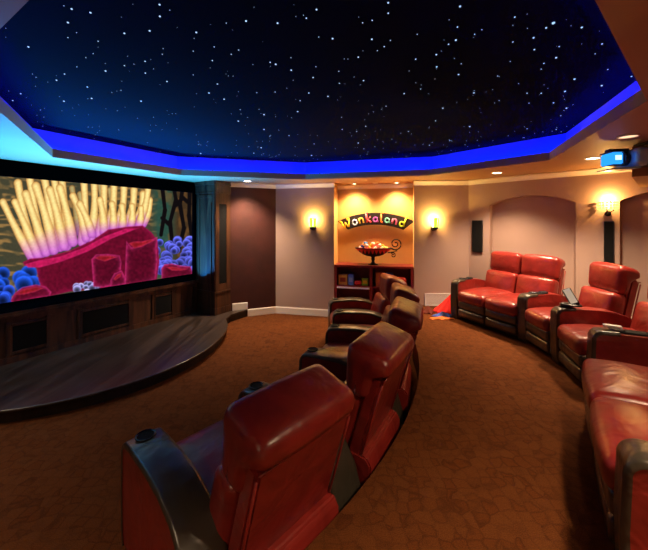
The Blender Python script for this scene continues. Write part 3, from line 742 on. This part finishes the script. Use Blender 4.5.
def spiral(cx, cz, r0, r1, a0, turns, n=36): return [(cx+(r0+(r1-r0)*i/n)*math.cos(a0+turns*2*PI*i/n), 0, cz+(r0+(r1-r0)*i/n)*math.sin(a0+turns*2*PI*i/n)) for i in range(n+1)]
pts_ = spiral(.43, .41, .018, .125, 2.2, -1.75)
pts_ += [(.46, 0, .27), (.38, 0, .25), (.28, 0, .235)]
tube(bm, pts_, .011, 8)
tube(bm, spiral(.385, .19, .012, .05, 0, 1.4, 24), .010, 8)
obj('curled_handle', bm, M['iron'], bowl, smooth=True)
cands = [(-.20, .30, (60, 110, 220)), (-.12, .33, (240, 240, 245)), (-.03, .32, (250, 210, 60)), (.05, .31, (235, 70, 60)), (.12, .33, (250, 245, 240)), (.2, .31, (245, 190, 60)), (-.24, .275, (245, 245, 240)), (.0, .36, (245, 230, 225)), (-.14, .37, (90, 160, 240)), (.08, .36, (240, 110, 50)), (.17, .28, (235, 240, 200)), (-.07, .28, (240, 190, 80)), (-.17, .345, (250, 225, 120)), (.04, .275, (250, 250, 240)), (.25, .285, (250, 230, 120))]
cnames = ['blue', 'white', 'yellow', 'red', 'white', 'gold', 'white', 'cream', 'light blue', 'orange', 'pale green', 'amber', 'pale yellow', 'white', 'light yellow']
for k, (x, z, c) in enumerate(cands):
    t = nloc(BX+x, .19+random.uniform(-.06, .03), ZK+z+.05)
    bm = NB(); rbox(bm, .040, .024, .022, .017, T(0, 0, 0, 0, random.uniform(-.5, .5), random.uniform(-.8, .8)), n=2)
    o = obj('wrapped_sweet', bm, mat('sweet_wrap', s2l(c), .35), smooth=True); o.location = t; o.rotation_euler = (0, 0, RZN)
    tag(o, '%s wrapped sweet heaped in the footed bowl' % cnames[k], 'sweet', 'wrapped sweets in the footed bowl')

# sign
sg = empty('arched_sign', nloc(NW/2+.02, .35, 1.87), RZN, 'arched black sign with colourful whimsical lettering on the golden alcove wall', 'sign')
hb = 1.22
bm = NB(); op = []
R_, ycen = 1.65, -1.60
for i in range(21):
    a = math.radians(25.5)*(1-2*i/20); op.append(((R_+.115+.0)*math.sin(a), ycen+(R_+.115)*math.cos(a)))
for i in range(21):
    a = math.radians(21)*(-1+2*i/20); op.append(((R_-.125)*math.sin(a), ycen+(R_-.125)*math.cos(a)))
prism(bm, op, lambda a, z: Vector((a, -.012, z)), lambda a, z: Vector((a, .012, z)))
obj('sign_board', bm, mat('black_sign_paint', (.012, .008, .008), .6), sg)
bm = NB(); box(bm, -.35, -.31, .012, .066, -.05, 0); box(bm, .31, .35, .012, .066, -.05, 0); obj('sign_bracket', bm, M['iron'], sg)
def ribbon(bm, strokes, th=.026):
    for st_ in strokes: tube(bm, [(x, 0, z) for x, z in st_], th/2, 8)
    for v in bm.verts: v.co.y *= .5
def arcp(cx, cz, rx, rz_, a0, a1, n=14): return [(cx+rx*math.cos(math.radians(a0+(a1-a0)*i/n)), cz+rz_*math.sin(math.radians(a0+(a1-a0)*i/n))) for i in range(n+1)]
G = {
 'W': [[(-.085, .06), (-.075, .075), (-.06, .06), (-.045, -.055), (-.035, -.06), (.0, .03), (.02, -.055), (.03, -.06), (.075, .055)], arcp(.062, .062, .016, .016, -30, 250)],
 'o': [arcp(0, -.02, .036, .042, 0, 360)],
 'n': [[(-.035, .03), (-.03, -.06)], [(-.03, -.005)]+arcp(.0, -.01, .03, .035, 150, 0)+[(.032, -.06)]],
 'k': [[(-.032, .085), (-.03, -.06)], [(.035, .03), (-.025, -.01), (.04, -.06)], arcp(-.022, .085, .012, .012, 180, 20)],
 'a': [arcp(-.004, -.018, .03, .036, 40, 330), [(.03, .015), (.028, -.03), (.042, -.058)]],
 'l': [[(-.012, .08), (-.008, -.03), (.002, -.055), (.02, -.055)], arcp(.0, .08, .012, .012, 180, 0)],
 'd': [arcp(-.008, -.022, .03, .036, 30, 330), [(.028, .09), (.03, -.055)], arcp(.04, .09, .013, .013, 180, 0)]}
cols = [(250, 215, 60), (190, 215, 250), (250, 225, 90), (245, 90, 110), (170, 90, 200), (245, 120, 50), (110, 200, 190), (235, 120, 160), (190, 225, 60)]
wd_ = 'Wonkaland'; angs = [21, 14.6, 9.8, 4.6, -.2, -4.4, -8.4, -13.4, -18.8]
for ch, c, a in zip(wd_, cols, angs):
    bm = NB(); ribbon(bm, G[ch])
    ob = obj('letter', bm, mat('letter_paint', s2l(c), .5), sg, smooth=True)
    ar = math.radians(a); ob.location = (-(R_-.005)*math.sin(ar), -.018, ycen+(R_-.0)*math.cos(ar)); ob.rotation_euler = (0, -ar, 0); ob.scale = (1.22, 1, 1.22)
    ob['label'] = 'letter %s of the sign' % ch

# ------------------------------------------------------------------ recliners
def armprof(n=8, h=.62, dr=.0):
    p = [(.46, .012), (.485, .10), (.49, .30), (.482, h-.10)]
    for i in range(n+1):
        a = math.radians(0+82*i/n); p.append((.40+.082*math.cos(a), h-.085+.082*math.sin(a)))
    p += [(.30, h+.004), (.10, h+.006), (-.06, h-.01), (-.20, h-.055), (-.32, h-.15), (-.40, h-.28), (-.45, h-.45), (-.455, .012)]
    return p
def shrink(P, d):
    out = []
    for i in range(len(P)):
        a, b, c = Vector(P[i-1]), Vector(P[i]), Vector(P[(i+1) % len(P)])
        n1 = Vector((-(b-a).y, (b-a).x)).normalized(); n2 = Vector((-(c-b).y, (c-b).x)).normalized()
        k = n1+n2
        out.append(tuple(b + k*(d/max(.4, 1+n1.dot(n2)))))
    return out
def arm(root, Tl, wf, wr, cups=(.37,), discs=(), full=True):
    """armrest: red sides, dark wrap-around pad, cup holders; Tl places the arm in the chair frame; y front"""
    P = armprof(); hw = lambda y: (wr + (wf-wr)*(y+.455)/.945)/2
    Pi = shrink(P, .014)
    bm = NB(); prism(bm, Pi, lambda y, z: Vector((-hw(y), y, max(z, .012))), lambda y, z: Vector((hw(y), y, max(z, .012))))
    es = [e for e in bm.edges if abs(e.verts[0].co.x-0) > 0 and (e.verts[0].co.x > 0) == (e.verts[1].co.x > 0)]
    bmesh.ops.bevel(bm, geom=es, offset=.008, segments=2, affect='EDGES')
    bm.transform(Tl); a = obj('armrest', bm, M['red'], root, smooth=True, angle=.7)
    # pad: band along the profile
    bm = NB(); rows = []
    for (y, z), (yi, zi) in zip(P, shrink(P, .03)):
        if not full and (y < .28 and z > .02): continue
        if not full and y < .28: continue
        h_ = hw(y); Pm = Vector((y, z)); rows.append([bm.verts.new(Vector(q)) for q in ((-h_-.003, yi, max(.012, zi)), (-h_-.003, y*.998, z-.006 if z > .3 else z), (-h_+.012, y, z), (0, y, z+.004 if z > .3 else z), (h_-.012, y, z), (h_+.003, y*.998, z-.006 if z > .3 else z), (h_+.003, yi, max(.012, zi)))])
    for A, B in zip(rows, rows[1:]):
        for k in range(6): bm.faces.new((A[k], A[k+1], B[k+1], B[k]))
    bm.transform(Tl); obj('arm_pad', bm, M['taupe'], a, smooth=True)
    if not full and cups:
        bm = NB(); lathe(bm, [(.001, .012), (.052, .012), (.056, .0)], 28)
        m_ = sum(cups)/len(cups); ky = (max(cups)-min(cups)+.13)/.112
        for v in bm.verts: v.co.y *= ky
        bm.transform(Tl @ T(0, m_, .613)); obj('cup_tray', bm, M['cup'], a, smooth=True)
    for cy in cups:
        zt_ = .6265
        bm = NB(); lathe(bm, [(.053, .0), (.055, .005), (.049, .008), (.044, .003)], 24, Tl @ T(0, cy, zt_-.002)); obj('cup_ring', bm, M['ring'], a, smooth=True)
        bm = NB(); lathe(bm, [(.047, .003), (.037, .0025), (.001, .0020)], 24, Tl @ T(0, cy, zt_-.002)); obj('cup_holder', bm, M['cup'], a, smooth=True)
    for sx_ in discs:
        bm = NB(); lathe(bm, [(.001, .008), (.034, .008), (.038, .0)], 20, Tl @ T(sx_*(hw(.3)-.001), .30, .50) @ Matrix.Rotation(sx_*PI/2, 4, 'Y')); ob = obj('control_disc', bm, M['cup'], a, smooth=True)
    return a
def recliner(name, loc, rz, widths, label, group=None, wb=None, tilt=.24, lean=.0, lower=True, z=0, hy=.115, ov=.055):
    """reclining seat(s): widths = list of seat widths; local y is the front"""
    root = empty(name, (loc[0], loc[1], z), rz, label, 'recliner' if len(widths) == 1 else 'sofa', group)
    tot = sum(widths); x = tot/2
    rows_ = []
    for wd in widths:
        x -= wd; rows_.append((x+wd/2, wd))
    kb = (wb/tot) if wb else 1
    bm = NB(); box(bm, -tot/2+.01, tot/2-.01, -.36, .37, .012, .07); obj('plinth', bm, M['plinth'], root)
    for cx, wd in rows_:
        h = wd/2-.004
        bm = NB(); rbox(bm, h, .36, .14, .04, T(cx, .07, .20), n=4)
        obj('seat_base', bm, M['taupe'], root, smooth=True)
        for zc in (.125, .255):
            bm = NB(); rbox(bm, h-.004, .035, .062, .03, T(cx, .435, zc), puff=(0, .012, 0), n=5); obj('footrest_band', bm, M['taupe'], root, smooth=True)
        bm = NB(); rbox(bm, h, .365, .085, .055, T(cx, .12, .395), puff=(0, .02, .025), n=8,
                        fn=lambda q: Vector((q.x, q.y, q.z - .018*max(0, (q.y-.1)/.26)**2)))
        obj('seat_cushion', bm, M['red'], root, smooth=True)
        # back: tilted about its foot
        cb = cx*kb; hb_ = wd*kb/2-.005
        Xb = T(cb, -.20, .38, 0, tilt); Xb0 = T(0, -.20, .38, 0, tilt)
        rt = lambda q: q
        bm = NB(); rbox(bm, hb_, .085, .205, .05, Xb @ T(0, -.015, .17), puff=(0, .03, .008), n=8); bk_ = obj('backrest', bm, M['red'], root, smooth=True)
        bm = NB(); rbox(bm, hb_+.004, hy-.01, .16, .066, Xb @ T(0, -.045, .525), puff=(0, .015, .018), n=8,
                        fn=lambda q: Vector((q.x, q.y + (ov*.7*(q.z/.16) if q.y > 0 else -.075*min(1, max(0, q.z/.16+.05)/.45)**2*min(1, -q.y/.05)), q.z)))
        obj('headrest', bm, M['red'], root, smooth=True)
        if lower:
            bm = NB(); box(bm, cb-hb_+.022, cb+hb_-.022, -.205, -.10, -.16, .565, Xb0, bev=.022); sh = obj('back_shell', bm, M['red'], root, smooth=True, angle=.6)
            bm = NB()
            for sx_ in (-1, 1): tube(bm, [Xb @ Vector((sx_*(hb_-.022), -.207, -.12)), Xb @ Vector((sx_*(hb_-.022), -.207, .2)), Xb @ Vector((sx_*(hb_-.022), -.204, .53))], .007)
            tube(bm, [Xb @ Vector((-hb_+.03, -.206, .55)), Xb @ Vector((hb_-.03, -.206, .55))], .006)
            obj('piping', bm, M['red'], sh, smooth=True)
            bm = NB(); hh = hb_*.97
            prism(bm, [(-.30, .05), (-.47, .05), (-.475, .30), (-.44, .345), (-.30, .36)], lambda y, z_: Vector((cb-hh, y, z_)), lambda y, z_: Vector((cb+hh, y, z_)))
            bmesh.ops.bevel(bm, geom=list(bm.edges), offset=.012, segments=2, affect='EDGES')
            obj('lower_back_panel', bm, M['red'], root, smooth=True, angle=.7)
    return root

# front row on its arc
A_ang = [-48.7, -36.7, -24.4, -12.3, -2.0, 8.3]
names = ['nearest red leather recliner at the left end of the front row', 'second red leather recliner from the camera in the front row', 'middle red leather recliner of the five in the front row',
         'fourth red leather recliner from the camera in the front row', 'farthest red leather recliner in the front row, by the bookcase']
RB = 4.03
for i in range(5):
    a0, a1 = math.radians(A_ang[i]), math.radians(A_ang[i+1]); am = (a0+a1)/2; ha = (a1-a0)/2
    cx, cy = CX-.03+RB*math.cos(am), CY-.127+RB*math.sin(am)
    sw_ = 2*3.65*math.tan(ha)-.185
    root = recliner('recliner', (cx, cy), am+PI/2, [sw_], names[i], 'front row recliners', wb=min(.64, sw_*1.12), tilt=.29)
    # arm on the side of a0 (each chair), and both for the last
    for s_, on in ((-1, True), (1, i == 4)):
        if not on: continue
        # chair local: +x is along increasing angle? local x = rotation of world x by rz
        lx = Vector((math.cos(am+PI/2), math.sin(am+PI/2))); td = Vector((-math.sin(am), math.cos(am)))
        sg_ = s_ * (1 if lx.dot(td) > 0 else -1)
        th = s_*ha
        xx = sg_*RB*math.sin(ha); yy = RB-RB*math.cos(ha)
        Tl = T(xx, yy, 0, th)
        if i == 0: Tl = Tl @ T(0, .4) @ Matrix.Rotation(-sg_*.10, 4, 'Z') @ T(0, -.4)
        arm(root, Tl, .175 if i else .19, (.25 if i < 3 else .2) if i else .18, cups=(.385,))

# back row on the raised floor
def unit(front_c, f, widths, label, arms, wb=None, name='recliner', group=None, tilt=.22):
    f = f.normalized(); o2 = front_c - f*.46; rz = math.atan2(f.y, f.x)-PI/2
    root = recliner(name, (o2.x, o2.y), rz, widths, label, group, wb=wb, tilt=tilt, z=ZR, hy=.082, ov=.035)
    R = Matrix.Translation((o2.x, o2.y, 0)) @ Matrix.Rotation(rz, 4, 'Z'); Ri = R.inverted()
    for (p, af, wf, wr, cups, discs) in arms:
        af = Vector(af).normalized(); q = Vector(p)-af*.485
        Tw = Matrix.Translation((q.x, q.y, 0)) @ Matrix.Rotation(math.atan2(af.y, af.x)-PI/2, 4, 'Z')
        arm(root, Ri @ Tw, wf, wr, cups, discs, full=not cups)
    return root
fA = Vector((-.917, -.40)); 
unit(Vector((2.295, 4.58)), fA, [.49, .49], 'two-seat red leather sofa against the first arched niche', [((2.067, 5.10), fA, .12, .12, (.30, .14), (1,)), ((2.52, 4.09), (-.96, -.22), .13, .2, (.30, .14), ())], name='loveseat', wb=1.08)
unit(Vector((2.52, 3.80)), Vector((-.985, .06)), [.46], 'single red leather recliner between the two-seat sofa and the phone dock', [((2.50, 3.49), (-.98, .16), .13, .19, (.36,), (1,))], wb=.50)
unit(Vector((2.43, 3.17)), Vector((-.96, .28)), [.50], 'red leather recliner between the phone dock and the white remote', [((2.32, 2.80), (-.88, .46), .15, .24, (.30, .06), (1,))], wb=.53)
fB = Vector((-.81, .58))
unit(Vector((1.705, 2.01)), fB, [.69, .69], 'nearest two-seat red leather sofa at the right edge of the picture', [((1.235, 1.345), fB, .17, .17, (), ())], name='loveseat')

# phone dock and remote
zA = ZR+.632
pd = empty('phone_dock', (2.66, 3.45, zA+.008), -.5, 'handset standing in a black oval dock on the recliner arm', 'phone')
bm = NB(); lathe(bm, [(.001, .001), (.09, .001), (.092, .012), (.075, .022), (.001, .026)], 28)
for v in bm.verts: v.co.x *= 1.1; v.co.y *= .8
obj('dock_base', bm, M['blackp'], pd, smooth=True)
Xp = T(0, .0, .085, .1, -.55, -.12)
Xp = Matrix.Translation((0, 0, .09)) @ Matrix.Rotation(-.45, 4, 'Y') @ Matrix.Rotation(-.35, 4, 'X')
bm = NB(); rbox(bm, .042, .014, .095, .012, Xp, n=2); obj('handset', bm, M['blackp'], pd, smooth=True)
bm = NB(); rbox(bm, .032, .003, .078, .002, Xp @ T(0, -.0145, .01), n=1); ob = obj('handset_face', bm, mat('pale_face_glow', (.55, .5, .42), .3, emit=(1, .8, .55), estr=.28), pd)  # emission added so the otherwise unlit face shows pale
bm = NB(); rbox(bm, .024, .062, .011, .009, T(0, 0, .012), n=2)
rm = obj('remote_control', bm, M['whitep'], smooth=True); rm.location = (2.45, 2.72, zA+.010); rm.rotation_euler = (0, 0, 1.0); tag(rm, 'small white remote lying on the recliner arm with cup holders', 'remote')

# ------------------------------------------------------------------ vent, blanket, cloths by the far sofa
d = (B2-B1).normalized(); n_ = Vector((d.y, -d.x))
r_ = (424.6-324)/320; p0_ = B1+d*((B1.x-r_*B1.y)/(r_*d.y-d.x))
vt = empty('wall_vent', (p0_.x, p0_.y, ZR), math.atan2(d.y, d.x), 'white louvred vent low on the wall behind the red blanket', 'vent')
bm = NB()
for a, b, c, e in ((0, .62, .0, .02), (0, .62, .21, .23), (0, .025, .02, .21), (.595, .62, .02, .21)): box(bm, a, b, -.018, -.001, c+.001, e, bev=.002)
obj('vent_frame', bm, M['whitep'], vt)
bm = NB()
for k in range(9): box(bm, .02, .60, -.012, -.003, .026+k*.0205, .038+k*.0205)
obj('louvre', bm, M['whitep'], vt)
def heap(name, x, y, rx, ry, h, col, label, cat, seed, rz=0, peak=(0, 0)):
    rg = random.Random(seed); ph = [rg.uniform(0, 6.28) for _ in range(6)]
    bm = NB(); n = 40; rings = []
    for j in range(13):
        t = j/12; ring = []
        for k in range(n):
            a = 2*PI*k/n; fold = 1+.16*math.sin(5*a+ph[0])*t+.10*math.sin(9*a+ph[1])*t
            z_ = h*(1-t)**1.15*(1+.12*math.sin(4*a+ph[2])*t) + .012*(1+math.sin(7*a+ph[3]))*t
            ring.append(bm.verts.new((rx*t*fold*math.cos(a)+peak[0]*(1-t), ry*t*fold*math.sin(a)+peak[1]*(1-t), max(.001, z_) if j < 12 else .001)))
        rings.append(ring)
    for A, B in zip(rings, rings[1:]):
        for k in range(n): bm.faces.new((A[k], A[(k+1) % n], B[(k+1) % n], B[k]))
    bmesh.ops.remove_doubles(bm, verts=bm.verts, dist=1e-5); bmesh.ops.holes_fill(bm, edges=bm.edges)
    o = obj(name, bm, mat(name+'_cloth', s2l(col), .8, bump=.3, bscale=60), smooth=True); o.location = (x, y, ZR); o.rotation_euler = (0, 0, rz)
    return tag(o, label, cat)
heap('blanket', 2.10, 5.48, .22, .15, .34, (225, 30, 25), 'crumpled bright red blanket heaped beside the far sofa arm', 'blanket', 1, peak=(.1, 0))
heap('cloth', 1.93, 5.20, .15, .06, .09, (70, 110, 220), 'blue folded cloth in front of the red blanket', 'cloth', 2)
heap('cloth', 1.86, 5.07, .18, .045, .05, (235, 130, 60), 'orange folded cloth on the carpet in front of the blue cloth', 'cloth', 3)
heap('soft_toy', 1.76, 5.42, .10, .08, .13, (110, 40, 25), 'small dark brown soft bundle left of the red blanket', 'toy', 4)
